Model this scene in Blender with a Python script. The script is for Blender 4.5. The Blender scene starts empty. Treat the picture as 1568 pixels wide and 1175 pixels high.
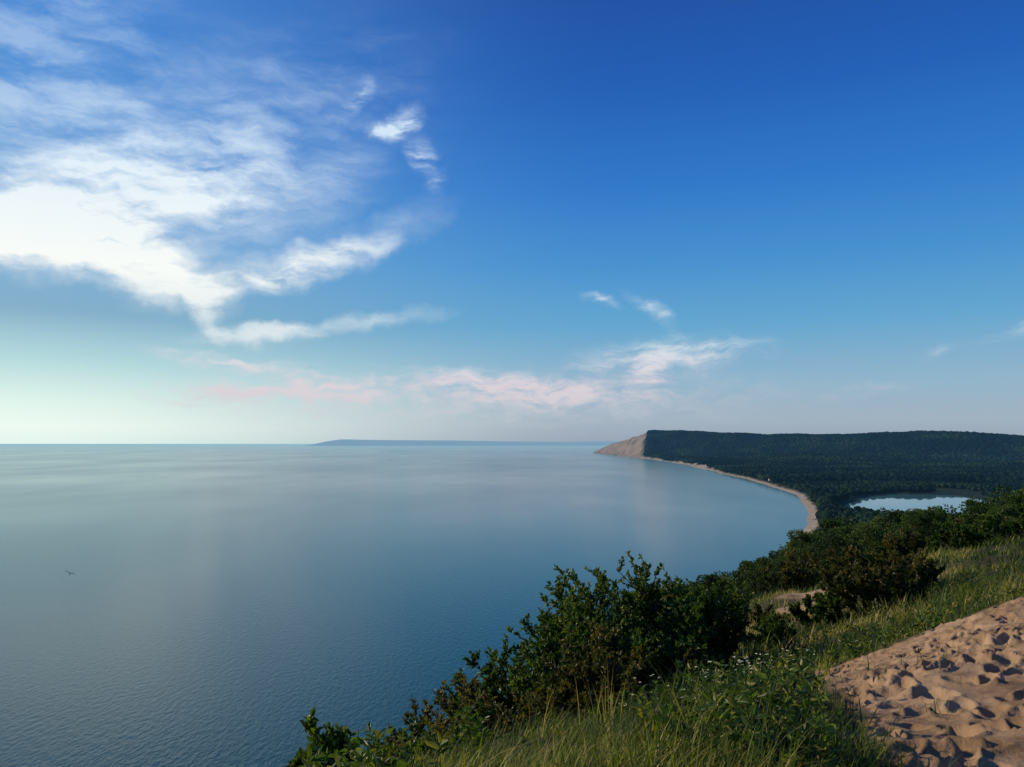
import bpy, math, random
import numpy as np
from mathutils import Vector
rng=np.random.default_rng(7); random.seed(7)
scene=bpy.context.scene
scene.view_settings.view_transform='Standard'; scene.view_settings.look='None'
scene.view_settings.exposure=0; scene.view_settings.gamma=1
def lin(r,g,b):
    f=lambda c:(c/255/12.92) if c/255<=0.04045 else ((c/255+0.055)/1.055)**2.4
    return (f(r),f(g),f(b),1)
# ---------------- noise -----------------
_T=np.random.default_rng(3).random((256,256))
def vn(x,y):
    xi=np.floor(x).astype(np.int64); yi=np.floor(y).astype(np.int64)
    fx=x-xi; fy=y-yi; fx=fx*fx*(3-2*fx); fy=fy*fy*(3-2*fy)
    a=_T[xi&255,yi&255];b=_T[(xi+1)&255,yi&255];c=_T[xi&255,(yi+1)&255];d=_T[(xi+1)&255,(yi+1)&255]
    return (a*(1-fx)+b*fx)*(1-fy)+(c*(1-fx)+d*fx)*fy
def fbm(x,y,o=4):
    s=0;a=.5;t=0
    for i in range(o):
        s=s+a*vn(x*2**i+17.3*i,y*2**i+5.1*i);t+=a;a*=.5
    return s/t-.5
def sst(a,b,x):
    t=np.clip((x-a)/(b-a),0,1); return t*t*(3-2*t)
# ---------------- terrain function -----------------
SY=[-3000,-500,0,300,400,500,600,700,900,1112,1279,1450,1615,1993,2475,3265,4796,6200,7670,9000,10500,11500,14000]
SX=[-600,-260,-140,-30,15,80,145,195,290,375,445,515,566,664,747,832,985,1040,1055,1030,990,1500,4000]
EY=[-50,0,4,8,12,17,30,50,80,150,300,500,700,900,1100]
EX=[-6,-1.2,-.2,1.5,3.1,5.2,10.3,17,27,52,100,165,235,330,410]
CY=[-50,0,4,6,8,10,12,15,20,30,50,80,150,300,500,800,1100,1300]
CZ=[119.5,118.45,118.38,118.0,117.4,116.85,116.4,115.85,115.4,114.7,111.2,102.6,88,60,34,14,9,8]
RX=[1290,1803,2180,2562,2914,3248,3494,5000,9000]
RY=[8000,7300,6700,6350,6050,5800,5700,5400,5000]
RZ=[230,203,172,176,188,171,148,170,170]
LC=(792.,1640.); LD=(.493,.870); LP=(.870,-.493)
def lakef(x,y):
    a=((x-LC[0])*LD[0]+(y-LC[1])*LD[1])/355; b=((x-LC[0])*LP[0]+(y-LC[1])*LP[1])/122
    return (np.abs(a)**2.8+np.abs(b)**2.8)**(1/2.8)+.16*fbm(x/60,y/60,3)
def shorex(y): return np.interp(y,SY,SX)+6*np.sin(y/140.)*sst(700,1200,y)+9*fbm(y/70.,y*0+3.,3)*sst(900,1300,y)
def height(x,y,detail=True):
    x=np.asarray(x,float);y=np.asarray(y,float)
    xs=shorex(y); xe=np.interp(y,EY,EX); zc=np.interp(y,CY,CZ)
    s=x-xe
    SS=np.interp(y,[0,12,30,80],[6,6,9,14]);kk=np.interp(y,[0,12,30,80],[.38,.38,.28,.3])
    rise=kk*np.clip(y/10,0,1)**1.5*SS*np.tanh(np.clip(s,0,None)/SS)*np.clip(1-(y-300)/500,0,1)
    r=np.interp(y,[0,20,100,400],[1.4,2.0,8,14]); D=np.maximum(xe-xs,5); d=np.maximum(-s,0)
    fall=zc*(np.sqrt(d*d+r*r)-r)/(np.sqrt(D*D+r*r)-r)
    zn=zc+rise-fall
    dist=np.sqrt(x*x+y*y)
    zn=zn+.22*fbm(x/2.3,y/2.3,4)*sst(3,7,dist)*(zn>2)+1.2*fbm(x/14+9,y/14,3)*sst(22,50,dist)*(zn>2)
    zn=np.maximum(zn,-4)
    inl=8+12*fbm(x/220,y/220,4)*sst(20,200,x-xs)
    inl=inl+42*np.exp(-((x-1560)/420)**2-((y-4400)/420)**2)+30*np.exp(-((x-2500)/600)**2-((y-3600)/350)**2)+22*np.exp(-((x-2150)/350)**2-((y-4700)/300)**2)
    yr=np.interp(x,RX,RY); zr=np.interp(x,RX,RZ)
    t=np.where(y<yr,(yr-y)/1700,(y-yr)/9000)
    inl=inl+(zr-8)*(1-sst(0,1,t))*np.interp(y,[8000,8600,9300,10300,11000],[1,.80,.66,.22,0])
    inl=inl+120*fbm(x/420+3,y/420,5)*sst(4200,5600,y)*sst(0,.35,t)+44*fbm(x/260+7,y/900,3)*sst(5000,6000,y)*(y<8500)
    w=x-xs
    k=np.interp(y,[1000,6500,7600],[.35,.5,1.0])
    ramp=np.where(w<14,.10*w,1.4+k*(w-14))
    ramp=ramp*(1+.25*fbm(y/90,w/400,3)*(w>14))
    zf=np.minimum(inl,ramp); zf=np.maximum(zf,-4)
    b=sst(850,1150,y)
    z=zn*(1-b)+zf*b
    lf=lakef(x,y)
    z=np.where(lf<1.12,np.minimum(z,2+ (lf-1)*12),z)
    return z
def sandmask(x,y):
    xb=np.interp(y,[0,3,4.4,5.6,7,8.6],[.85,1.4,1.8,2.05,2.5,3.1])+.7*fbm(x*1.1,y*1.1,4)
    yt=np.interp(x,[3.0,5,7,10,14],[9.4,10.4,12.0,13.6,15])+.7*fbm(x*.8+4,y*.8,3)
    m=sst(-.12,.2,x-xb)*sst(-.1,.3,yt-y)*(y<20)*(y>-30)
    def pt(cx,cy,rx,ry): return 1-sst(.6,1.1,np.sqrt(((x-cx)/rx)**2+((y-cy)/ry)**2)+.8*fbm(x*.9,y*.9+3,3))
    m=np.maximum(m,pt(10.7,29.0,1.6,3.2)); m=np.maximum(m,pt(1.75,6.6,.4,.45)); m=np.maximum(m,pt(8.7,25.5,.8,1.2))
    return m
# ---------------- mesh helpers -----------------
def mk(name,V,F,mats,midx=None,attrs={},smooth=False,link=True,cols=None):
    me=bpy.data.meshes.new(name)
    V=np.asarray(V,np.float32)
    if isinstance(F,np.ndarray):
        me.vertices.add(len(V)); me.vertices.foreach_set('co',V.ravel())
        n,k=F.shape; me.loops.add(n*k); me.loops.foreach_set('vertex_index',F.astype(np.int32).ravel())
        me.polygons.add(n); me.polygons.foreach_set('loop_start',np.arange(0,n*k,k,dtype=np.int32))
    else:
        me.from_pydata([tuple(map(float,v)) for v in V],[],[tuple(map(int,f)) for f in F]); n=len(F)
    for m in mats: me.materials.append(m)
    if midx is not None: me.polygons.foreach_set('material_index',np.asarray(midx,np.int32))
    me.polygons.foreach_set('use_smooth',np.full(n,smooth))
    for k_,a in attrs.items():
        at=me.attributes.new(k_,'FLOAT','POINT'); at.data.foreach_set('value',np.asarray(a,np.float32))
    me.update(calc_edges=True); 
    ob=bpy.data.objects.new(name,me)
    if link: scene.collection.objects.link(ob)
    return ob
class Geo:
    def __init__(s): s.V=[];s.F=[];s.M=[];s.A=[];s.n=0
    def add(s,V,F,m,a):
        s.V.append(V);s.F.append(F+s.n);s.M.append(np.full(len(F),m));s.A.append(a);s.n+=len(V)
    def obj(s,name,mats,link=True,smooth=False):
        return mk(name,np.concatenate(s.V),np.concatenate(s.F),mats,np.concatenate(s.M),{'var':np.concatenate(s.A)},smooth,link)
def tubes(P0,P1,R0,R1,k=4):
    P0=np.asarray(P0,float);P1=np.asarray(P1,float);n=len(P0)
    d=P1-P0; d/=np.linalg.norm(d,axis=1,keepdims=True)+1e-9
    up=np.where(np.abs(d[:,2:3])>.9,np.array([[1.,0,0]]),np.array([[0,0,1.]]))
    a=np.cross(d,up);a/=np.linalg.norm(a,axis=1,keepdims=True);b=np.cross(d,a)
    V=np.zeros((n,2*k,3))
    for i in range(k):
        c=math.cos(2*math.pi*i/k);s_=math.sin(2*math.pi*i/k)
        o=a*c+b*s_
        V[:,i]=P0+o*np.asarray(R0)[:,None];V[:,k+i]=P1+o*np.asarray(R1)[:,None]
    F=np.array([[i,(i+1)%k,k+(i+1)%k,k+i] for i in range(k)])
    F=(F[None]+(np.arange(n)*2*k)[:,None,None]).reshape(-1,4)
    return V.reshape(-1,3),F
def leaves(P,D,L,W,fold=.25,rg=rng):
    n=len(P); r=rg.normal(size=(n,3)); side=np.cross(D,r); side/=np.linalg.norm(side,axis=1,keepdims=True)+1e-9
    nor=np.cross(side,D)
    L=np.asarray(L)[:,None];W=np.asarray(W)[:,None]
    V=np.zeros((n,6,3)); tip=P+D*L-nor*L*.12
    V[:,0]=P; V[:,1]=P+D*L*.3+side*W*.9+nor*W*fold; V[:,2]=P+D*L*.7+side*W*.75+nor*W*fold*.6
    V[:,3]=tip; V[:,4]=P+D*L*.7-side*W*.75+nor*W*fold*.6; V[:,5]=P+D*L*.3-side*W*.9+nor*W*fold
    F=np.array([[0,1,2,3],[0,3,4,5]]); F=(F[None]+(np.arange(n)*6)[:,None,None]).reshape(-1,4)
    return V.reshape(-1,3),F
def blades(P,h,w,az,lean,seg=3,curl=1.0):
    n=len(P); dx=np.cos(az);dy=np.sin(az)
    V=np.zeros((n,(seg+1)*2,3))
    for i in range(seg+1):
        t=i/seg; off=lean*h*t**(1.6)*curl; z=h*t*(1-.28*lean*t)
        ww=w*(1-t)**.7*(.7 if i==0 else 1) if i<seg else w*.06
        cx=P[:,0]+dx*off;cy=P[:,1]+dy*off;cz=P[:,2]+z
        V[:,2*i]=np.stack([cx-dy*ww,cy+dx*ww,cz],1);V[:,2*i+1]=np.stack([cx+dy*ww,cy-dx*ww,cz],1)
    F=np.array([[2*i,2*i+1,2*i+3,2*i+2] for i in range(seg)])
    F=(F[None]+(np.arange(n)*(seg+1)*2)[:,None,None]).reshape(-1,4)
    return V.reshape(-1,3),F
# ---------------- materials -----------------
def newmat(name):
    m=bpy.data.materials.new(name);m.use_nodes=True;nt=m.node_tree;nt.nodes.clear()
    return m,nt,nt.nodes,nt.links
def N(nt,t,**kw):
    n=nt.nodes.new(t)
    for k,v in kw.items(): setattr(n,k,v)
    return n
HAZE=lin(84,136,180)
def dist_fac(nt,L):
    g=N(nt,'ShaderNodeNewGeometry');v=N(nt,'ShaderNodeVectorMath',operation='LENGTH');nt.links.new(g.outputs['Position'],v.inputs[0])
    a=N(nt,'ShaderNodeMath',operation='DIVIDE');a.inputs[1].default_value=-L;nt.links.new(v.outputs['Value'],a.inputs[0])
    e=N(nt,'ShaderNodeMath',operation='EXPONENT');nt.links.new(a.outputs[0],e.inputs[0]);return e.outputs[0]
def haze_out(nt,surf,L=50000.,col=HAZE):  # aerial haze painted on: emission colour mixed over the surface, growing with distance
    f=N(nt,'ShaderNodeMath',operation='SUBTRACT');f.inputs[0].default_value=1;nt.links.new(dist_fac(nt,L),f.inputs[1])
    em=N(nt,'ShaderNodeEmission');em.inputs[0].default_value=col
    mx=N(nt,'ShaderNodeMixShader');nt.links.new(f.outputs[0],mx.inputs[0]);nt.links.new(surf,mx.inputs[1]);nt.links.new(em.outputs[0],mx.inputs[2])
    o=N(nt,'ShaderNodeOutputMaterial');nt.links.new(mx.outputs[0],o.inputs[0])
def foliage_mat(name,stops,trans=.3,rough=.55,inst=False,haze=False,sz=0):
    m,nt,_,l=newmat(name)
    at=N(nt,'ShaderNodeAttribute',attribute_name='var')
    src=at.outputs['Fac']
    if inst:
        oi=N(nt,'ShaderNodeObjectInfo');mm=N(nt,'ShaderNodeMath',operation='MULTIPLY_ADD');mm.inputs[1].default_value=.5;l.new(oi.outputs['Random'],mm.inputs[0])
        m2=N(nt,'ShaderNodeMath',operation='MULTIPLY');m2.inputs[1].default_value=.5;l.new(src,m2.inputs[0]);l.new(m2.outputs[0],mm.inputs[2]);src=mm.outputs[0]
    if haze:
        g0=N(nt,'ShaderNodeNewGeometry');nz=N(nt,'ShaderNodeTexNoise');nz.inputs['Scale'].default_value=.0035;nz.inputs['Detail'].default_value=4;l.new(g0.outputs['Position'],nz.inputs['Vector'])
        m3=N(nt,'ShaderNodeMath',operation='MULTIPLY_ADD');l.new(nz.outputs['Fac'],m3.inputs[0]);m3.inputs[1].default_value=3.2;m3.inputs[2].default_value=-1.65
        m4=N(nt,'ShaderNodeMath',operation='ADD');l.new(src,m4.inputs[0]);l.new(m3.outputs[0],m4.inputs[1]);src=m4.outputs[0]
    cr=N(nt,'ShaderNodeValToRGB');el=cr.color_ramp.elements
    while len(el)<len(stops): el.new(.5)
    for e,(p,c) in zip(el,stops): e.position=p;e.color=(*c,1)
    l.new(src,cr.inputs[0])
    if haze:
        p=N(nt,'ShaderNodeBsdfDiffuse');l.new(cr.outputs[0],p.inputs['Color'])
    else:
        p=N(nt,'ShaderNodeBsdfPrincipled');l.new(cr.outputs[0],p.inputs['Base Color']);p.inputs['Roughness'].default_value=rough
        p.inputs['Specular IOR Level'].default_value=.3
    surf=p.outputs[0]
    if trans>0:
        t=N(nt,'ShaderNodeBsdfTranslucent');mc=N(nt,'ShaderNodeMix',data_type='RGBA',blend_type='MULTIPLY');mc.inputs['Factor'].default_value=1
        l.new(cr.outputs[0],mc.inputs['A']);mc.inputs['B'].default_value=(1.5,1.6,.6,1);l.new(mc.outputs['Result'],t.inputs[0])
        mx=N(nt,'ShaderNodeMixShader');mx.inputs[0].default_value=trans;l.new(surf,mx.inputs[1]);l.new(t.outputs[0],mx.inputs[2]);surf=mx.outputs[0]
    if haze: haze_out(nt,surf)
    else:
        o=N(nt,'ShaderNodeOutputMaterial');l.new(surf,o.inputs[0])
    return m
M_grass=foliage_mat('grass_blades',[(0,(.016,.030,.004)),(.45,(.075,.115,.010)),(.8,(.19,.21,.022)),(.95,(.40,.31,.12))],.4)
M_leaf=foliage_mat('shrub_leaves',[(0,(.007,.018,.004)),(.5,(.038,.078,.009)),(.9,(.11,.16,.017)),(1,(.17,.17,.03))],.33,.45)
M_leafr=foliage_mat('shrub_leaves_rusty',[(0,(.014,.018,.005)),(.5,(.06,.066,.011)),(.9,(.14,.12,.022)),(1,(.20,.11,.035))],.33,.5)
M_bark=foliage_mat('bark',[(0,(.03,.022,.016)),(1,(.14,.10,.07))],0,.85)
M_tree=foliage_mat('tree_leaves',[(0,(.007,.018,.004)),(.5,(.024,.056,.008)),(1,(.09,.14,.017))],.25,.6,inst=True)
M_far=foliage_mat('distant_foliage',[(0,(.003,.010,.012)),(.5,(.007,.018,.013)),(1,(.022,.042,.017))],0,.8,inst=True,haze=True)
M_petal=foliage_mat('white_petals',[(0,(.6,.6,.5)),(1,(.8,.8,.74))],.2,.6)
def simple(name,c,rough=.7,haze=True,noise=.15):
    m,nt,_,l=newmat(name)
    nz=N(nt,'ShaderNodeTexNoise');nz.inputs['Scale'].default_value=1.5
    tc=N(nt,'ShaderNodeTexCoord');l.new(tc.outputs['Object'],nz.inputs['Vector'])
    mx=N(nt,'ShaderNodeMix',data_type='RGBA');mx.inputs['A'].default_value=(*[v*(1-noise) for v in c],1);mx.inputs['B'].default_value=(*[min(1,v*(1+noise)) for v in c],1)
    l.new(nz.outputs['Fac'],mx.inputs['Factor'])
    p=N(nt,'ShaderNodeBsdfPrincipled');p.inputs['Roughness'].default_value=rough;l.new(mx.outputs['Result'],p.inputs['Base Color'])
    if haze: haze_out(nt,p.outputs[0])
    else:
        o=N(nt,'ShaderNodeOutputMaterial');l.new(p.outputs[0],o.inputs[0])
    return m
def terrain_mat():
    m,nt,_,l=newmat('ground_soil_sand')
    geo=N(nt,'ShaderNodeNewGeometry')
    def noise(sc,det=4,rough=.6):
        n=N(nt,'ShaderNodeTexNoise');n.inputs['Scale'].default_value=sc;n.inputs['Detail'].default_value=det;n.inputs['Roughness'].default_value=rough
        l.new(geo.outputs['Position'],n.inputs['Vector']);return n.outputs['Fac']
    def ramp(src,stops):
        cr=N(nt,'ShaderNodeValToRGB');el=cr.color_ramp.elements
        while len(el)<len(stops): el.new(.5)
        for e,(p,c) in zip(el,stops): e.position=p;e.color=(*c,1)
        l.new(src,cr.inputs[0]);return cr.outputs[0]
    def mix(f,a,b):
        x=N(nt,'ShaderNodeMix',data_type='RGBA');l.new(f,x.inputs['Factor']);l.new(a,x.inputs['A']);l.new(b,x.inputs['B']);return x.outputs['Result']
    sand=ramp(noise(1.6,8,.72),[(.32,(.13,.080,.042)),(.46,(.27,.18,.105)),(.6,(.37,.255,.155)),(.75,(.42,.30,.19))])
    soil=ramp(noise(2.5,6),[(.3,(.02,.026,.010)),(.6,(.05,.05,.018)),(.8,(.12,.085,.045))])
    forest=ramp(noise(.05,5),[(.3,(.008,.018,.010)),(.7,(.013,.028,.014))])
    beach=ramp(noise(.06,5),[(.3,(.24,.20,.15)),(.7,(.42,.36,.27))])
    dune=ramp(noise(.012,6,.7),[(.35,(.07,.07,.05)),(.5,(.20,.16,.13)),(.7,(.27,.22,.18))])
    def att(n): a=N(nt,'ShaderNodeAttribute',attribute_name=n);return a.outputs['Fac']
    c=mix(att('forest'),soil,forest);c=mix(att('sand'),c,sand);c=mix(att('beach'),c,beach);c=mix(att('dune'),c,dune)
    p=N(nt,'ShaderNodeBsdfPrincipled');p.inputs['Roughness'].default_value=.95;p.inputs['Specular IOR Level'].default_value=.1
    l.new(c,p.inputs['Base Color'])
    b=N(nt,'ShaderNodeBump');b.inputs['Strength'].default_value=.9;b.inputs['Distance'].default_value=.035
    l.new(noise(10,9,.72),b.inputs['Height']);l.new(b.outputs[0],p.inputs['Normal'])
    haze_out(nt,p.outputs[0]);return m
M_ter=terrain_mat()
# ---------------- terrain mesh -----------------
az=np.concatenate([np.arange(-180,-48,4.),np.arange(-48,10,.25),np.arange(10,38,.13),np.arange(38,48,.25),np.arange(48,180,4.)])
rr=np.concatenate([[.25],np.geomspace(.8,2.2,10),np.geomspace(2.23,16,360),np.geomspace(16.25,32000,440)])
A,R=np.meshgrid(np.radians(az),rr)
X=(R*np.sin(A)).ravel();Y=(R*np.cos(A)).ravel();Z=height(X,Y)
sm=sandmask(X,Y)
sel=np.where((sm>.3)&(np.hypot(X,Y)<17)&(np.hypot(X,Y)>2))[0]
xs_,ys_,zz=X[sel],Y[sel],np.zeros(len(sel))
frng=np.random.default_rng(11)
for i in range(2600):
    cx=frng.uniform(1.2,12);cy=frng.uniform(2.5,14)
    a=frng.normal(.5,.9);L_=frng.uniform(.08,.135);W_=frng.uniform(.04,.065);dp=frng.uniform(.025,.07)
    dx=xs_-cx;dy=ys_-cy;k=np.where(dx*dx+dy*dy<.17)[0]
    if len(k)==0: continue
    u=(dx[k]*math.sin(a)+dy[k]*math.cos(a))/L_;v=(dx[k]*math.cos(a)-dy[k]*math.sin(a))/W_
    q=np.sqrt(u*u+v*v)
    zz[k]=zz[k]*(1-.55*np.exp(-q**4*.4)) - dp*np.exp(-q**4*.6)+dp*.42*np.exp(-((q-1.45)/.3)**2)
zz=np.clip(zz,-.085,.05)
Z[sel]+=zz*sm[sel]+.05*fbm(xs_*1.7,ys_*1.7,3)*sm[sel]+.03*fbm(xs_*7,ys_*7,3)*sm[sel]
w=X-shorex(Y)
dist=np.hypot(X,Y)
beach=(w>-5)*(1-sst(11,20,w+8*fbm(Y/40,X/40,3)))*(Y>900)
dune=sst(6600,7500,Y)*(w>0)
dn=(w<260+80*fbm(X/150,Y/150,4)-np.interp(Y,[7000,7700,8200],[230,90,0]))
dune=dune*dn*(Y<11500)
lowb=(Y>3800)*(Y<7600)*(w>10)*(w<30+80*fbm(Y/120,X/300,3))
beach=np.maximum(beach,lowb*.8)
forest=sst(40,70,dist)
nr,na=len(rr),len(az)
ii,jj=np.meshgrid(np.arange(nr-1),np.arange(na),indexing='ij')
j2=(jj+1)%na
F=np.stack([ii*na+jj,(ii+1)*na+jj,(ii+1)*na+j2,ii*na+j2],-1).reshape(-1,4)
ter=mk('ground_terrain',np.stack([X,Y,Z],1),F[:,::-1].copy(),[M_ter],attrs={'sand':sm,'beach':beach,'dune':dune,'forest':forest},smooth=True)
# ---------------- water -----------------
def water_mat(name,base,rough=.12,bump=1.0,far=.14,spec=.36):
    m,nt,_,l=newmat(name)
    geo=N(nt,'ShaderNodeNewGeometry');mp=N(nt,'ShaderNodeMapping');mp.inputs['Rotation'].default_value=(0,0,math.radians(25));mp.inputs['Scale'].default_value=(1,.42,1)
    l.new(geo.outputs['Position'],mp.inputs[0])
    def nz(sc,det,ro=.6):
        n=N(nt,'ShaderNodeTexNoise');n.inputs['Scale'].default_value=sc;n.inputs['Detail'].default_value=det;n.inputs['Roughness'].default_value=ro
        l.new(mp.outputs[0],n.inputs['Vector']);return n.outputs['Fac']
    h1=nz(.42,3,.6);h2=nz(.0015,3)
    p=N(nt,'ShaderNodeBsdfPrincipled');p.inputs['IOR'].default_value=1.33;p.inputs['Specular IOR Level'].default_value=spec
    near=dist_fac(nt,450.)
    r1=N(nt,'ShaderNodeMath',operation='MULTIPLY_ADD');l.new(near,r1.inputs[0]);r1.inputs[1].default_value=rough-far;r1.inputs[2].default_value=far
    mr=N(nt,'ShaderNodeMapRange');mr.inputs['From Min'].default_value=.35;mr.inputs['From Max'].default_value=.65;mr.inputs['To Min'].default_value=0;mr.inputs['To Max'].default_value=.05 if bump>.5 else .01
    l.new(h2,mr.inputs['Value'])
    r2=N(nt,'ShaderNodeMath',operation='ADD');l.new(mr.outputs[0],r2.inputs[0]);l.new(r1.outputs[0],r2.inputs[1])
    l.new(r2.outputs[0],p.inputs['Roughness'])
    p.inputs['Base Color'].default_value=(*base,1)
    b=N(nt,'ShaderNodeBump');b.inputs['Distance'].default_value=.5
    bs=N(nt,'ShaderNodeMath',operation='MULTIPLY');l.new(dist_fac(nt,440.),bs.inputs[0]);bs.inputs[1].default_value=1.6*bump;l.new(bs.outputs[0],b.inputs['Strength'])
    l.new(h1,b.inputs['Height']);l.new(b.outputs[0],p.inputs['Normal'])
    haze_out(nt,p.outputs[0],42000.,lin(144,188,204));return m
S=250000.
water=mk('lake_water',[(-S,-S,0),(S,-S,0),(S,S,0),(-S,S,0)],np.array([[0,1,2,3]]),[water_mat('lake_water',(0,.052,.054))])
th=np.linspace(0,2*math.pi,96,endpoint=False)
ca,sa=np.cos(th),np.sin(th);pw=2/2.6
a_=np.sign(ca)*np.abs(ca)**pw*380;b_=np.sign(sa)*np.abs(sa)**pw*136
PX=LC[0]+a_*LD[0]+b_*LP[0];PY=LC[1]+a_*LD[1]+b_*LP[1]
mk('inland_lake',np.stack([PX,PY,np.full(96,1.7)],1),[tuple(range(96))],[water_mat('inland_lake_water',(.02,.12,.16),.03,.0,.03,.5)])
# ---------------- distant headland -----------------
hx=np.linspace(-10800,9000,200);hy=np.linspace(-1,1,14)
HX,HY=np.meshgrid(hx,hy)
prof=(240+60*fbm(HX/3000+2,HX*0+1,4))*np.interp(HX,[-10800,-9900,-9200,-6500,-3000,1000,3600,9000],[.1,.95,1.35,1.3,1.2,1.0,.95,.9])
HZ=prof*np.sqrt(np.clip(1-HY**2,0,1))-1
i,j=np.meshgrid(np.arange(13),np.arange(199),indexing='ij')
F=np.stack([i*200+j,i*200+j+1,(i+1)*200+j+1,(i+1)*200+j],-1).reshape(-1,4)
m,nt,_,l=newmat('headland_haze');p=N(nt,'ShaderNodeBsdfPrincipled');p.inputs['Roughness'].default_value=1
nzz=N(nt,'ShaderNodeTexNoise');nzz.inputs['Scale'].default_value=.002;gg=N(nt,'ShaderNodeNewGeometry');l.new(gg.outputs['Position'],nzz.inputs['Vector'])
cr=N(nt,'ShaderNodeValToRGB');cr.color_ramp.elements[0].color=(.02,.05,.03,1);cr.color_ramp.elements[1].color=(.10,.10,.07,1);l.new(nzz.outputs['Fac'],cr.inputs[0]);l.new(cr.outputs[0],p.inputs['Base Color'])
haze_out(nt,p.outputs[0],20000.,lin(128,166,192))
mk('distant_headland',np.stack([HX.ravel(),45000+HY.ravel()*1500,HZ.ravel()],1),F,[m],smooth=True)
# ---------------- instancing -----------------
def instancer(name,pts,scl,rot,idx,objs):
    col=bpy.data.collections.new(name+'_kinds')
    for o in objs: col.objects.link(o)
    me=bpy.data.meshes.new(name);me.from_pydata([tuple(p) for p in pts],[],[])
    for nm,a in (('scl',scl),('rot',rot)):
        at=me.attributes.new(nm,'FLOAT','POINT');at.data.foreach_set('value',np.asarray(a,np.float32))
    at=me.attributes.new('idx','INT','POINT');at.data.foreach_set('value',np.asarray(idx,np.int32))
    ob=bpy.data.objects.new(name,me);scene.collection.objects.link(ob)
    g=bpy.data.node_groups.new(name,'GeometryNodeTree');g.interface.new_socket('Geometry',in_out='INPUT',socket_type='NodeSocketGeometry');g.interface.new_socket('Geometry',in_out='OUTPUT',socket_type='NodeSocketGeometry')
    gi=g.nodes.new('NodeGroupInput');go=g.nodes.new('NodeGroupOutput');ip=g.nodes.new('GeometryNodeInstanceOnPoints')
    ci=g.nodes.new('GeometryNodeCollectionInfo');ci.inputs['Collection'].default_value=col;ci.inputs['Separate Children'].default_value=True;ci.inputs['Reset Children'].default_value=True
    def na_(n,t):
        a=g.nodes.new('GeometryNodeInputNamedAttribute');a.data_type=t;a.inputs['Name'].default_value=n;return a.outputs['Attribute']
    cx=g.nodes.new('ShaderNodeCombineXYZ');g.links.new(na_('rot','FLOAT'),cx.inputs[2])
    g.links.new(gi.outputs[0],ip.inputs['Points']);g.links.new(ci.outputs[0],ip.inputs['Instance']);ip.inputs['Pick Instance'].default_value=True
    g.links.new(na_('idx','INT'),ip.inputs['Instance Index']);g.links.new(cx.outputs[0],ip.inputs['Rotation']);g.links.new(na_('scl','FLOAT'),ip.inputs['Scale'])
    g.links.new(ip.outputs[0],go.inputs[0])
    md=ob.modifiers.new('scatter','NODES');md.node_group=g
    return ob
def tree_proto(seed,H=10.,nl=3600):
    r=np.random.default_rng(seed);g=Geo()
    P0=[];P1=[];R0=[];R1=[]
    p=np.array([0,0,-.5]);segs=[]
    for k in range(6):
        q=p+np.array([r.normal(0,.15),r.normal(0,.15),H*.8/6]);P0.append(p);P1.append(q);R0.append(.17*(1-k/7));R1.append(.17*(1-(k+1)/7));segs.append(q);p=q
    cl=[]
    for k in range(34):
        t=r.uniform(.12,1.);a=r.uniform(0,6.28);z=H*(.16+.78*t)
        rad=(1.1+2.1*math.sin(math.pi*min(1,(t*.85+.12))))*r.uniform(.45,1.05)
        c=np.array([math.cos(a)*rad,math.sin(a)*rad,z+r.normal(0,.25)]);s_=r.uniform(.5,1.0)
        cl.append((c,s_)); b=segs[min(5,int(t*5))]*np.array([1,1,1]);b=b-np.array([0,0,.4])
        mid=(b+c)/2+np.array([0,0,-.2]);P0+= [b,mid];P1+=[mid,c];R0+=[.06,.035];R1+=[.035,.012]
    V,F=tubes(P0,P1,R0,R1,5);g.add(V,F,1,np.full(len(V),.4))
    per=nl//len(cl)
    for c,s_ in cl:
        d=r.normal(size=(per,3));d/=np.linalg.norm(d,axis=1,keepdims=True);rad=s_*r.uniform(.3,1.05,per)**.6
        P=c+d*rad[:,None]*np.array([1,1,.8]);dd=d+r.normal(0,.6,(per,3));dd/=np.linalg.norm(dd,axis=1,keepdims=True)
        V,F=leaves(P,dd,r.uniform(.22,.38,per),r.uniform(.07,.13,per),rg=r)
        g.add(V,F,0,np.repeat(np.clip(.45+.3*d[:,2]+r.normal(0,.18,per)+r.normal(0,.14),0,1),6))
    return g.obj('broadleaf_tree_kind',[M_tree,M_bark],link=False)
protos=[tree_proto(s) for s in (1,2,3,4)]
def blob_proto(seed,sub=3,zs=4.6):
    import bmesh
    bm=bmesh.new();bmesh.ops.create_icosphere(bm,subdivisions=sub,radius=1)
    V=np.array([v.co[:] for v in bm.verts]);F=np.array([[v.index for v in f.verts] for f in bm.faces]);bm.free()
    r=np.random.default_rng(seed)
    C=r.normal(size=(26,3));C/=np.linalg.norm(C,axis=1,keepdims=True)
    dd=V@C.T;n=np.max((dd-.8)/.2,axis=1);n=np.clip(n,0,1)
    s_=(.72+.38*n+r.normal(0,.05,len(V)))
    V2=V*s_[:,None]*np.array([4.9,4.9,zs]);V2[:,2]+=5.0
    V2[:,2]=np.where(V2[:,2]<2,2-(2-V2[:,2])*.2-1.5*(V[:,2]<-.6),V2[:,2])
    return mk('tree_crown_kind',V2,F,[M_far],attrs={'var':np.clip(n*.7+r.normal(0,.12,len(V)),0,1)},link=False,smooth=True)
blobs=[blob_proto(s) for s in (1,2,3)]+[blob_proto(s,2,3.4) for s in (4,5,6)]
fr=np.random.default_rng(21)
cand=30000
ang=np.radians(fr.uniform(-5,42,cand));rad=np.exp(fr.uniform(math.log(46),math.log(900),cand))
cx=rad*np.sin(ang);cy=rad*np.cos(ang);cz=height(cx,cy)
xe_=np.interp(cy,EY,EX);ws=cx-shorex(cy)
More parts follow.
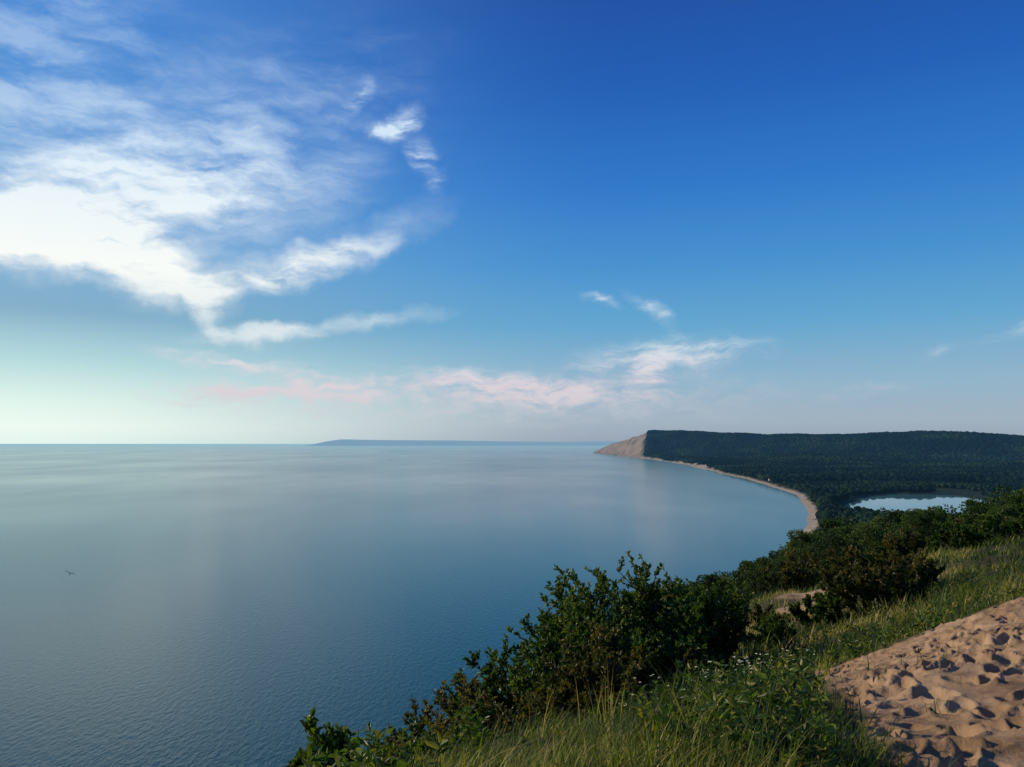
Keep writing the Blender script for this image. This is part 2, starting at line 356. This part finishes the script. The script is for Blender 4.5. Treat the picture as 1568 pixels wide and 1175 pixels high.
ok=(ws>25)&(cz>3)&(lakef(cx,cy)>1.15)&(cx>xe_-np.interp(cy,[50,100,900],[6,40,200]))
cx,cy,cz,rad=cx[ok],cy[ok],cz[ok],rad[ok]
keep=[];grid={}
for k in range(len(cx)):
    s_=3.8 if rad[k]<150 else 5.5
    key=(int(cx[k]//s_),int(cy[k]//s_),int(rad[k]<150))
    if key in grid: continue
    grid[key]=1;keep.append(k)
cx,cy,cz,rad=cx[keep],cy[keep],cz[keep],rad[keep]
hs=np.interp(rad,[46,70,100,200],[.42,.70,1.0,1.2])*fr.uniform(.65,1.3,len(cx))
lim=np.interp(cx/np.maximum(cy,1),[0,.27,.34,.42,.53,.62],[.17,.148,.100,.080,.072,.044])+fr.uniform(-.010,.022,len(cx))
hmax=(120-lim*cy-cz)/10
hs=np.minimum(hs,hmax*fr.uniform(.85,1.03,len(cx)));k=hs>.22
cx,cy,cz,hs=cx[k],cy[k],cz[k],hs[k]
instancer('bluff_forest',np.stack([cx,cy,cz-.2],1),hs,fr.uniform(0,6.28,len(cx)),fr.integers(0,4,len(cx)),protos)
print('bluff trees',len(cx))
def far_pts(n,y0,y1,cell,x1=.70):
    yy=np.sqrt(fr.uniform(y0*y0,y1*y1,n));xx=fr.uniform(0,x1,n)*yy
    ws=xx-shorex(yy)
    k=(np.floor(xx/cell).astype(np.int64)*100003+np.floor(yy/cell).astype(np.int64));_,u=np.unique(k,return_index=True);xx,yy,ws=xx[u],yy[u],ws[u]
    zz=height(xx,yy)
    ok=(ws>24+14*fbm(yy/60,xx/60,3))&(lakef(xx,yy)>1.13)&(zz>.8)&~((yy>3800)&(yy<7600)&(ws<38))
    dmask=(yy>6900)&(ws<np.interp(yy,[6900,7700,8200],[40,190,280])+60*fbm(xx/150,yy/150,4))
    ok&=~dmask
    clear=(fbm(xx/180+5,yy/180,3)>.17)&(yy<5000); ok&=~clear
    return xx[ok],yy[ok],zz[ok]
a=far_pts(60000,880,2400,8.5);b=far_pts(80000,2400,4600,12);c=far_pts(130000,4600,8400,15)
xx=np.concatenate([a[0],b[0],c[0]]);yy=np.concatenate([a[1],b[1],c[1]]);zz=np.concatenate([a[2],b[2],c[2]])
n=len(xx);sc_=np.concatenate([fr.uniform(.6,1.4,len(a[0])),fr.uniform(.9,2.1,len(b[0])),fr.uniform(1.4,2.8,len(c[0]))])
idx=np.where(yy<1900,fr.integers(0,3,n),fr.integers(3,6,n))
instancer('distant_forest',np.stack([xx,yy,zz-1.0],1),sc_,fr.uniform(0,6.28,n),idx,blobs)
print('far trees',n)
# ---------------- shrubs -----------------
def shrub(name,x,y,h,spread,nstem,seed,leaf=.055,mat=M_leaf,dens=1.0,lean=(0,0)):
    r=np.random.default_rng(seed);g=Geo();P0=[];P1=[];R0=[];R1=[];LP_=[];LD_=[]
    def stem(p,d,L,rad,lev):
        ns=4 if lev<2 else 2
        for k in range(ns):
            q=p+d*(L/ns);P0.append(p);P1.append(q);R0.append(rad*(1-k/ns*.6));R1.append(rad*(1-(k+1)/ns*.6))
            d=d+r.normal(0,.13,3)+np.array([0,0,.08]);d/=np.linalg.norm(d)
            if lev<2 and not (lev==0 and k==0 and h>1.4):
                nb=int(r.integers(1,4)) if lev==0 else int(r.integers(1,3))
                for _ in range(nb):
                    o=r.normal(0,1,3);o[2]=abs(o[2])*.4;o/=np.linalg.norm(o);dd=d*.6+o*.75;dd/=np.linalg.norm(dd)
                    stem(p+(q-p)*r.uniform(.2,1),dd,L*r.uniform(.24,.42),rad*.45,lev+1)
            if lev>=1:
                m_=max(1,int((4 if lev==1 else 7)*dens*r.uniform(.6,1.4)))
                t=r.uniform(0,1,(m_,1));LP_.append(p+(q-p)*t);o=r.normal(0,1,(m_,3))*.8+d*.8+np.array([0,0,.2]);LD_.append(o/np.linalg.norm(o,axis=1,keepdims=True))
            p=q
        if lev==0:
            o=r.normal(0,1,(6,3))*.5+d;LP_.append(np.repeat(p[None],6,0));LD_.append(o/np.linalg.norm(o,axis=1,keepdims=True))
    for i in range(nstem):
        a=r.uniform(0,6.28);b=r.uniform(0,1)**.6
        base=np.array([math.cos(a)*b*spread*.35,math.sin(a)*b*spread*.35,-.1])
        d=np.array([math.cos(a)*b*spread/h*1.0+lean[0],math.sin(a)*b*spread/h*1.0+lean[1],1.]);d/=np.linalg.norm(d)
        stem(base,d,h*r.uniform(.68,.92)*(1-.2*b),.009*h+.004,0)
    V,F=tubes(P0,P1,R0,R1,3);g.add(V,F,1,np.repeat(r.uniform(.1,.8,len(P0)),6))
    P=np.concatenate(LP_);D=np.concatenate(LD_);nL=len(P)
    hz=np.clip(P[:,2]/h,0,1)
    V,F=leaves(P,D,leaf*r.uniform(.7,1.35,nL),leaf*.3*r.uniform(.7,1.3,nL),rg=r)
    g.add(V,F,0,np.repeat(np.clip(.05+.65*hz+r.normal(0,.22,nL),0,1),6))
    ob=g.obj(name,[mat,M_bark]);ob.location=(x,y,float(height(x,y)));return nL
tot=0
for s in [(.35,14.4,2.45,1.6,28,1,.08,M_leaf,1.7),(1.25,15.6,3.15,1.9,32,2,.08,M_leaf,1.7),(2.35,16.4,3.2,1.8,30,3,.08,M_leaf,1.7),(3.4,17.0,2.3,1.5,22,33,.08,M_leaf,1.5),
          (1.6,13.4,1.8,1.6,20,34,.065,M_leafr,1.5),(.7,12.6,1.5,1.3,18,11,.065,M_leafr,1.4),(2.7,14.4,1.6,1.4,18,12,.065,M_leaf,1.4),
          (-.3,12.3,2.1,1.2,22,4,.065,M_leafr,1.5),(-.75,10.4,1.7,1.0,18,5,.06,M_leafr,1.4),(.1,10.8,1.3,1.0,16,15,.06,M_leafr,1.4),
          (-.95,8.4,1.2,.7,15,6,.055,M_leaf,1.3),(-.5,8.6,1.0,.7,13,26,.055,M_leafr,1.3),(-1.1,7.1,.95,.55,12,7,.055,M_leafr,1.3),(-.5,7.3,.6,.6,12,16,.05,M_leafr,1.3),(-1.15,5.75,.78,.35,11,17,.055,M_leaf,1.2),(-.9,5.2,.35,.35,10,27,.045,M_leaf,1.2),(-1.45,5.9,.8,.35,9,29,.05,M_leafr,1.2),
          (4.2,16.6,1.9,.45,8,8,.065,M_leaf,1.),(8.6,20.0,1.55,1.6,22,9,.07,M_leafr,1.3),(10.0,21.5,1.2,1.2,14,10,.07,M_leafr,1.2),(7.6,20.5,.9,1.1,14,19,.07,M_leaf,1.2),
          (5.6,19.0,.9,.9,12,13,.06,M_leaf,1.2),(6.9,23.5,.8,1.2,12,18,.06,M_leafr,1.2)]:
    tot+=shrub('bluff_shrub',*s[:3],s[3],s[4],s[5],s[6],s[7],s[8])
sr=np.random.default_rng(5)
for k in range(24):
    y_=sr.uniform(32,52);x_=y_*sr.uniform(.42,.64)
    if k%3==0: x_=np.interp(y_,EY,EX)+sr.uniform(-3,3)
    tot+=shrub('bluff_shrub',x_,y_,sr.uniform(1.0,2.1),sr.uniform(1,1.8),9,100+k,.11,M_leaf if k%2 else M_leafr,1.)
print('shrub leaves',tot)
# ---------------- grass -----------------
gr=np.random.default_rng(31)
nt_=20000
rad=np.exp(gr.uniform(math.log(2.6),math.log(65),nt_));an=np.radians(gr.uniform(-30,42,nt_))
gx=rad*np.sin(an);gy=rad*np.cos(an);s_=sandmask(gx,gy)
dn=fbm(gx*.8,gy*.8,3)
ok=(s_<.15+.2*gr.random(nt_))&(dn+gr.uniform(-.3,.4,nt_)>-.08)&(gx>np.interp(gy,EY,EX)-9)
spr=(s_>.3)&(gr.random(nt_)<.012)&(rad<9); ok|=spr
gx,gy,rad,dn,s_=gx[ok],gy[ok],rad[ok],dn[ok],s_[ok]
edge=np.clip(1-2*np.maximum(np.maximum(sandmask(gx+.35,gy),sandmask(gx,gy+.4)),s_),.5,1)
nb=9;n=len(gx)
bx=np.repeat(gx,nb)+gr.normal(0,.06,n*nb)*np.repeat(np.interp(rad,[3,60],[1,5]),nb);by=np.repeat(gy,nb)+gr.normal(0,.06,n*nb)*np.repeat(np.interp(rad,[3,60],[1,5]),nb)
hh=np.repeat(gr.uniform(.09,.32,n)*edge*(1+2.0*np.clip(dn,-.3,.4))*np.interp(rad,[2.6,5,60],[.8,1,1.8]),nb)*gr.uniform(.5,1.2,n*nb)
ww=np.repeat(np.interp(rad,[2.6,6,20,60],[.0028,.0042,.010,.03]),nb)*gr.uniform(.7,1.6,n*nb)
bz=height(bx,by)-.02
V,F=blades(np.stack([bx,by,bz],1),hh,ww,gr.normal(.4,1.7,n*nb),gr.uniform(.15,1.2,n*nb),3)
cl2=fbm(gx*.5+4,gy*.5+2,3)
va=np.repeat(np.clip(np.repeat(.42+1.8*cl2+gr.normal(0,.18,n),nb)+gr.normal(0,.18,n*nb),0,.96),8)
mk('dune_grass',V,F,[M_grass],attrs={'var':va})
nd=110;dx_=np.concatenate([gr.normal(.68,.06,16),gr.uniform(-1,3.5,nd-16)]);dy_=np.concatenate([gr.normal(6.3,.12,16),gr.uniform(4.5,12,nd-16)])
ok=sandmask(dx_,dy_)<.2;dx_,dy_=dx_[ok],dy_[ok];nd=len(dx_)
V,F=blades(np.stack([dx_,dy_,height(dx_,dy_)],1),gr.uniform(.25,.5,nd),np.full(nd,.003),gr.uniform(0,6.28,nd),gr.uniform(.05,.35,nd),3)
mk('dry_grass_stalks',V,F,[M_grass],attrs={'var':np.full(len(V),1.)})
print('blades',n*nb)
nw=4600
rad=np.exp(gr.uniform(math.log(3.2),math.log(26),nw));an=np.radians(gr.uniform(-22,34,nw))
gx=rad*np.sin(an);gy=rad*np.cos(an);s_=np.maximum(sandmask(gx,gy),sandmask(gx+.25,gy+.25));ok=((s_<.3)&(gx>np.interp(gy,EY,EX)-5)&(fbm(gx*.6+8,gy*.6,3)>-.12))
gx,gy=gx[ok],gy[ok];gz=height(gx,gy);g=Geo();n=len(gx)
hh=gr.uniform(.10,.36,n);tip=np.stack([gx+gr.normal(0,.07,n),gy+gr.normal(0,.07,n),gz+hh],1);b0=np.stack([gx,gy,gz-.03],1)
V,F=tubes(b0,tip,np.full(n,.003),np.full(n,.0015),3);g.add(V,F,1,np.full(len(V),.5))
k=16;t=gr.uniform(.15,1,(n,k,1));P=(b0[:,None]+(tip-b0)[:,None]*t).reshape(-1,3);D=gr.normal(0,1,(n*k,3));D[:,2]=np.abs(D[:,2])*.5+.15;D/=np.linalg.norm(D,axis=1,keepdims=True)
V,F=leaves(P,D,gr.uniform(.03,.09,n*k),gr.uniform(.007,.018,n*k));g.add(V,F,0,np.repeat(np.clip(np.repeat(gr.normal(.62,.26,n),k)+gr.normal(0,.15,n*k),0,1),6))
g.obj('leafy_weeds',[M_leaf,M_grass])
g=Geo();n=75
cl=gr.choice([0,0,0,1,2,3],n);C=np.array([[2.0,7.3],[2.75,9.0],[1.2,6.6],[1.5,6.2]])[cl]
fx=C[:,0]+gr.normal(0,.17,n);fy=C[:,1]+gr.normal(0,.2,n);fz=height(fx,fy);hh=gr.uniform(.2,.36,n)
top=np.stack([fx,fy,fz+hh],1)
V,F=tubes(np.stack([fx,fy,fz],1),top,np.full(n,.002),np.full(n,.0015),3);g.add(V,F,1,np.full(len(V),.4))
for q in range(5):
    a=q*1.257+gr.uniform(0,.3,n);D=np.stack([np.cos(a),np.sin(a),np.full(n,.35)],1);D/=np.linalg.norm(D,axis=1,keepdims=True)
    V,F=leaves(top,D,np.full(n,.012),np.full(n,.005));g.add(V,F,0,np.full(len(V),.8))
g.obj('white_wildflowers',[M_petal,M_grass])
# ---------------- buildings -----------------
M_wall=simple('weathered_siding',(.26,.25,.23));M_white=simple('white_paint',(.7,.7,.68));M_roof=simple('shingle_roof',(.16,.15,.14));M_glass=simple('dark_window',(.03,.04,.05),.15);M_red=simple('red_paint',(.25,.07,.05))
def box(x0,x1,y0,y1,z0,z1):
    V=[(x0,y0,z0),(x1,y0,z0),(x1,y1,z0),(x0,y1,z0),(x0,y0,z1),(x1,y0,z1),(x1,y1,z1),(x0,y1,z1)]
    return V,[(0,3,2,1),(4,5,6,7),(0,1,5,4),(1,2,6,5),(2,3,7,6),(3,0,4,7)]
def cottage(x,y,rot,w=10,d=7,h=3.2):
    e=bpy.data.objects.new('beach_cottage',None);scene.collection.objects.link(e);e.location=(x,y,float(height(x,y)));e.rotation_euler=(0,0,rot)
    def ch(nm,V,F,m):
        o=mk(nm,V,F,[m]);o.parent=e
    V,F=box(-w/2,w/2,-d/2,d/2,-1,h);V=V+[(-w/2,0,h+3),(w/2,0,h+3)];F=F[:1]+F[2:]+[(4,7,8),(5,9,6)];ch('walls',V,F,M_wall)
    o=.6;V=[(-w/2-o,-d/2-o,h-.35),(w/2+o,-d/2-o,h-.35),(w/2+o,0,h+3.15),(-w/2-o,0,h+3.15),(w/2+o,d/2+o,h-.35),(-w/2-o,d/2+o,h-.35)]
    V=V+[(a,b,c+.25) for a,b,c in V];ch('roof',V,[(0,1,2,3),(3,2,4,5),(6,9,8,7),(9,11,10,8),(0,6,7,1),(5,4,10,11),(0,3,9,6),(3,5,11,9),(1,7,8,2),(2,8,10,4)],M_roof)
    for k in range(2):
        V,F=box(-w/2+1.3+k*3.2,-w/2+2.8+k*3.2,-d/2-.05,-d/2+.05,1.0,2.4);ch('window_%d'%k,V,F,M_glass)
    V,F=box(w/2-1.9,w/2-.9,-d/2-.06,-d/2+.05,0,2.2);ch('door',V,F,M_red)
    V,F=box(w/4,w/4+1,-.5,.5,h+1.5,h+4.2);ch('chimney',V,F,M_red)
for y,off,r in [(1330,34,.4),(1470,36,.2),(2200,36,.6),(2560,34,.2),(3060,40,.3),(4150,50,.3)]:
    cottage(float(shorex(np.array(float(y))))+off,y,r)
e=bpy.data.objects.new('lighthouse',None);scene.collection.objects.link(e);lx,ly=518,1405;e.location=(lx,ly,float(height(lx,ly)));e.scale=(.8,.8,.8)
def lathe(nm,pr,m,k=20):
    V=[];F=[]
    for rr_,z in pr:
        for q in range(k): V.append((rr_*math.cos(2*math.pi*q/k),rr_*math.sin(2*math.pi*q/k),z))
    for a in range(len(pr)-1):
        for q in range(k): F.append((a*k+q,a*k+(q+1)%k,(a+1)*k+(q+1)%k,(a+1)*k+q))
    o=mk(nm,V,F,[m],smooth=False);o.parent=e
lathe('tower',[(2.2,-1),(2.1,0),(1.5,9),(2.1,9.2),(2.1,9.5),(0,9.5)],M_white)
lathe('lantern_room',[(1.1,9.5),(1.1,11)],M_glass);lathe('cap',[(1.4,11),(.7,11.8),(0,12.2)],M_roof)
g=Geo()
P0=[];P1=[];R0=[];R1=[]
prof=[(-.28,.01),(-.2,.045),(-.05,.075),(.1,.06),(.2,.045),(.26,.02),(.32,.006)]
for a,b in zip(prof[:-1],prof[1:]):
    P0.append((0,a[0],0));P1.append((0,b[0],0));R0.append(a[1]);R1.append(b[1])
V,F=tubes(P0,P1,R0,R1,8);g.add(V,F,0,np.full(len(V),.5))
for s in (-1,1):
    V=np.array([(s*.04,.08,.03),(s*.04,-.09,.03),(s*.3,.13,.16),(s*.3,-.04,.15),(s*.65,.02,.10),(s*.65,-.05,.10)],float)
    g.add(V,np.array([[0,1,3,2],[2,3,5,4]]),0,np.full(6,.4))
g.add(np.array([(-.02,-.25,0),(.02,-.25,0),(.07,-.4,0),(-.07,-.4,0)],float),np.array([[0,1,2,3]]),0,np.full(4,.4))
M_bird=simple('dark_feathers',(.03,.03,.03),haze=False)
gu=g.obj('gull',[M_bird]);gu.location=(-52.2,100,104.7);gu.rotation_euler=(.3,.45,.7)
# ---------------- sky -----------------
SUN_AZ=-68.;SUN_EL=22.
W=bpy.data.worlds.new('World');scene.world=W;W.use_nodes=True;nt=W.node_tree;nt.nodes.clear();l=nt.links
def Mt(op,a,b=None,c=None,clamp=False):
    n=N(nt,'ShaderNodeMath',operation=op);n.use_clamp=clamp
    for i_,v in enumerate((a,b,c)):
        if v is None: continue
        if isinstance(v,(int,float)): n.inputs[i_].default_value=v
        else: l.new(v,n.inputs[i_])
    return n.outputs[0]
tc=N(nt,'ShaderNodeTexCoord');sp=N(nt,'ShaderNodeSeparateXYZ');l.new(tc.outputs['Generated'],sp.inputs[0])
azd=Mt('MULTIPLY',Mt('ARCTAN2',sp.outputs[0],sp.outputs[1]),57.2958);eld=Mt('MULTIPLY',Mt('ARCSINE',sp.outputs[2]),57.2958)
def ramp(src,stops,interp='LINEAR'):
    cr=N(nt,'ShaderNodeValToRGB');cr.color_ramp.interpolation=interp;el=cr.color_ramp.elements
    while len(el)<len(stops): el.new(.5)
    for e,(p,c) in zip(el,stops): e.position=p;e.color=c if len(c)==4 else (*c,1)
    l.new(src,cr.inputs[0]);return cr.outputs[0]
def mixc(f,a,b,mode='MIX'):
    n=N(nt,'ShaderNodeMix',data_type='RGBA',blend_type=mode)
    if isinstance(f,(int,float)): n.inputs['Factor'].default_value=f
    else: l.new(f,n.inputs['Factor'])
    for k_,v in (('A',a),('B',b)):
        if isinstance(v,tuple): n.inputs[k_].default_value=v
        else: l.new(v,n.inputs[k_])
    return n.outputs['Result']
e01=Mt('DIVIDE',eld,90.,clamp=True)
E=lambda d:d/90
right=ramp(e01,[(E(0),lin(150,164,184)),(E(1.5),lin(160,178,194)),(E(4),lin(142,180,204)),(E(8),lin(92,164,208)),(E(12),lin(56,142,208)),(E(17),lin(24,116,202)),(E(23),lin(0,90,182)),(E(31),lin(0,66,154)),(E(90),lin(0,40,104))])
left=ramp(e01,[(E(0),lin(226,248,242)),(E(1),lin(238,253,246)),(E(2.5),lin(222,246,238)),(E(5),lin(178,218,222)),(E(8),lin(126,172,200)),(E(12),lin(106,166,214)),(E(20),lin(74,144,214)),(E(31),lin(50,120,206)),(E(90),lin(10,58,130))])
mr=N(nt,'ShaderNodeMapRange',interpolation_type='SMOOTHSTEP');l.new(azd,mr.inputs['Value']);mr.inputs['From Min'].default_value=8;mr.inputs['From Max'].default_value=-32
grad=mixc(mr.outputs[0],right,left)
grad10=mixc(1.,grad,(10,10,10,1),'MULTIPLY')
sky=N(nt,'ShaderNodeTexSky',sky_type='NISHITA');sky.sun_disc=False;sky.sun_elevation=math.radians(SUN_EL);sky.sun_rotation=math.radians(SUN_AZ)
base=mixc(.05,grad10,sky.outputs[0])
cv=N(nt,'ShaderNodeCombineXYZ');l.new(azd,cv.inputs[0]);l.new(eld,cv.inputs[1])
wn=N(nt,'ShaderNodeTexNoise',noise_dimensions='2D');wn.inputs['Scale'].default_value=.30;wn.inputs['Detail'].default_value=4;wn.inputs['Roughness'].default_value=.55;l.new(cv.outputs[0],wn.inputs['Vector'])
vs=N(nt,'ShaderNodeVectorMath',operation='SUBTRACT');l.new(wn.outputs['Color'],vs.inputs[0]);vs.inputs[1].default_value=(.5,.5,.5)
def warped(k):
    vm=N(nt,'ShaderNodeVectorMath',operation='MULTIPLY_ADD');l.new(vs.outputs[0],vm.inputs[0]);vm.inputs[1].default_value=(k,k*.6,0);l.new(cv.outputs[0],vm.inputs[2]);return vm.outputs[0]
wv=warped(3.0);wv2=warped(2.6);wv3=warped(2.0)
def blob(az_,el_,rx,ry,rot,wt,vec=None):
    mp=N(nt,'ShaderNodeMapping',vector_type='TEXTURE');mp.inputs['Location'].default_value=(az_,el_,0);mp.inputs['Rotation'].default_value=(0,0,math.radians(rot));mp.inputs['Scale'].default_value=(rx,ry,1)
    l.new(vec or wv,mp.inputs[0]);g_=N(nt,'ShaderNodeTexGradient',gradient_type='SPHERICAL');l.new(mp.outputs[0],g_.inputs[0])
    return Mt('MULTIPLY',g_.outputs['Fac'],wt)
def total(bl):
    o=bl[0]
    for b_ in bl[1:]: o=Mt('ADD',o,b_)
    return o
big=total([blob(-33,12.6,9.5,3.3,-6,1.5),blob(-26,11.8,7.5,2.7,-16,1.05),blob(-22,9.9,5,1.7,-14,.85),blob(-16,11.2,10,1.7,16,1.0),blob(-11.5,13,9,1.6,24,.55),blob(-20.3,8.2,2.8,1.1,-50,.9),
   blob(-17.5,7.0,5.5,1.0,2,.85),blob(-12.3,7.8,9.5,.8,8,.7),blob(-23,14.8,16,4.8,14,.8),blob(-26,17.5,16,6.5,20,.45)])
veil=total([blob(-31,24.5,13,6,30,.75),blob(-19,19,19,9,22,.7),blob(-33,19,12,8,15,.6)])
small=total([blob(-7.9,21.2,2.4,1.05,25,1.2,wv2),blob(-8.6,20.9,1.0,.5,25,.7,wv2),blob(-10.7,22.8,2.3,1.1,40,.65,wv2),blob(-6.4,19.3,1.9,1.2,-60,.6,wv2),blob(-5.2,17.5,1.6,.9,60,.4,wv2),
   blob(6.1,9.7,2.0,.65,-15,.55,wv2),blob(9.6,8.9,2.6,.7,-40,.5,wv2),blob(10.8,6.0,8,1.7,3,.95,wv2),blob(9.6,4.6,2.0,1.6,60,.6,wv2),
   blob(-15,3.4,10,1.1,3,.8,wv2),blob(-2.4,4.4,6,.9,-5,.7,wv2),blob(3,3.4,9,1.2,-4,.6,wv2),blob(-3,3.0,28,2.8,0,.65,wv2),blob(27.6,5.8,2,.6,15,.35,wv2),blob(23.2,3.2,4,.6,5,.35,wv2),blob(31.8,6.6,3,.6,12,.5,wv2),blob(-18.5,5.2,7,.9,-6,.8,wv2)])
def streak(rot,sx,sy,det,seedv,vec,ro=.6):
    mp=N(nt,'ShaderNodeMapping');mp.inputs['Rotation'].default_value=(0,0,math.radians(rot));mp.inputs['Scale'].default_value=(sx,sy,1);mp.inputs['Location'].default_value=(seedv,seedv*.7,0)
    mp.vector_type='POINT';l.new(vec,mp.inputs[0])
    n_=N(nt,'ShaderNodeTexNoise',noise_dimensions='2D');n_.inputs['Scale'].default_value=1;n_.inputs['Detail'].default_value=det;n_.inputs['Roughness'].default_value=ro;l.new(mp.outputs[0],n_.inputs['Vector']);return n_.outputs['Fac']
s1=streak(-20,.18,.6,5,3.1,wv,.55);s2=streak(-12,.4,1.5,5,8.7,wv2,.62);s3=streak(-32,.17,.6,6,5.2,wv3,.6)
def dens(mask,sn,lo,hi,g=1.9,o=.0):
    v=Mt('MULTIPLY',mask,Mt('MULTIPLY_ADD',sn,g,o));n_=N(nt,'ShaderNodeMapRange',interpolation_type='SMOOTHSTEP');l.new(v,n_.inputs['Value']);n_.inputs['From Min'].default_value=lo;n_.inputs['From Max'].default_value=hi;return n_.outputs[0]
s13=Mt('MULTIPLY_ADD',s3,.6,Mt('MULTIPLY',s1,.4))
db=dens(big,s13,-.12,1.3,3.6,-.85);ds=Mt('MULTIPLY',dens(small,s2,-.03,1.3,3.2,-.65),.92);dv_=Mt('MULTIPLY',dens(veil,s3,0,1.3,3.6,-.9),.45)
den=Mt('MINIMUM',Mt('ADD',Mt('ADD',db,ds),dv_),1.)
ccol=ramp(e01,[(E(1),lin(198,202,210)),(E(4),lin(222,208,216)),(E(7),lin(216,228,234)),(E(11),lin(250,252,248)),(E(18),lin(222,238,250)),(E(25),lin(190,216,244))])
ccol=mixc(1.,ccol,(10.3,10.3,10.2,1),'MULTIPLY')
fin=mixc(Mt('MULTIPLY',den,.96),base,ccol)
bg=N(nt,'ShaderNodeBackground');bg.inputs[1].default_value=.1;l.new(fin,bg.inputs[0])
ow=N(nt,'ShaderNodeOutputWorld');l.new(bg.outputs[0],ow.inputs[0])
sd=bpy.data.lights.new('sun','SUN');sd.energy=4.8;sd.angle=math.radians(.5);sd.color=(1,.80,.54)
so=bpy.data.objects.new('sun',sd);scene.collection.objects.link(so)
a=math.radians(SUN_AZ);e_=math.radians(SUN_EL)
dv=Vector((math.sin(a)*math.cos(e_),math.cos(a)*math.cos(e_),math.sin(e_)));so.rotation_euler=dv.to_track_quat('Z','Y').to_euler()
cd=bpy.data.cameras.new('camera');cd.sensor_width=36;cd.lens=29.4;cd.clip_start=.1;cd.clip_end=400000
co=bpy.data.objects.new('camera',cd);scene.collection.objects.link(co);co.location=(0,0,120);co.rotation_euler=(math.radians(90+4.1),0,0)
scene.camera=co
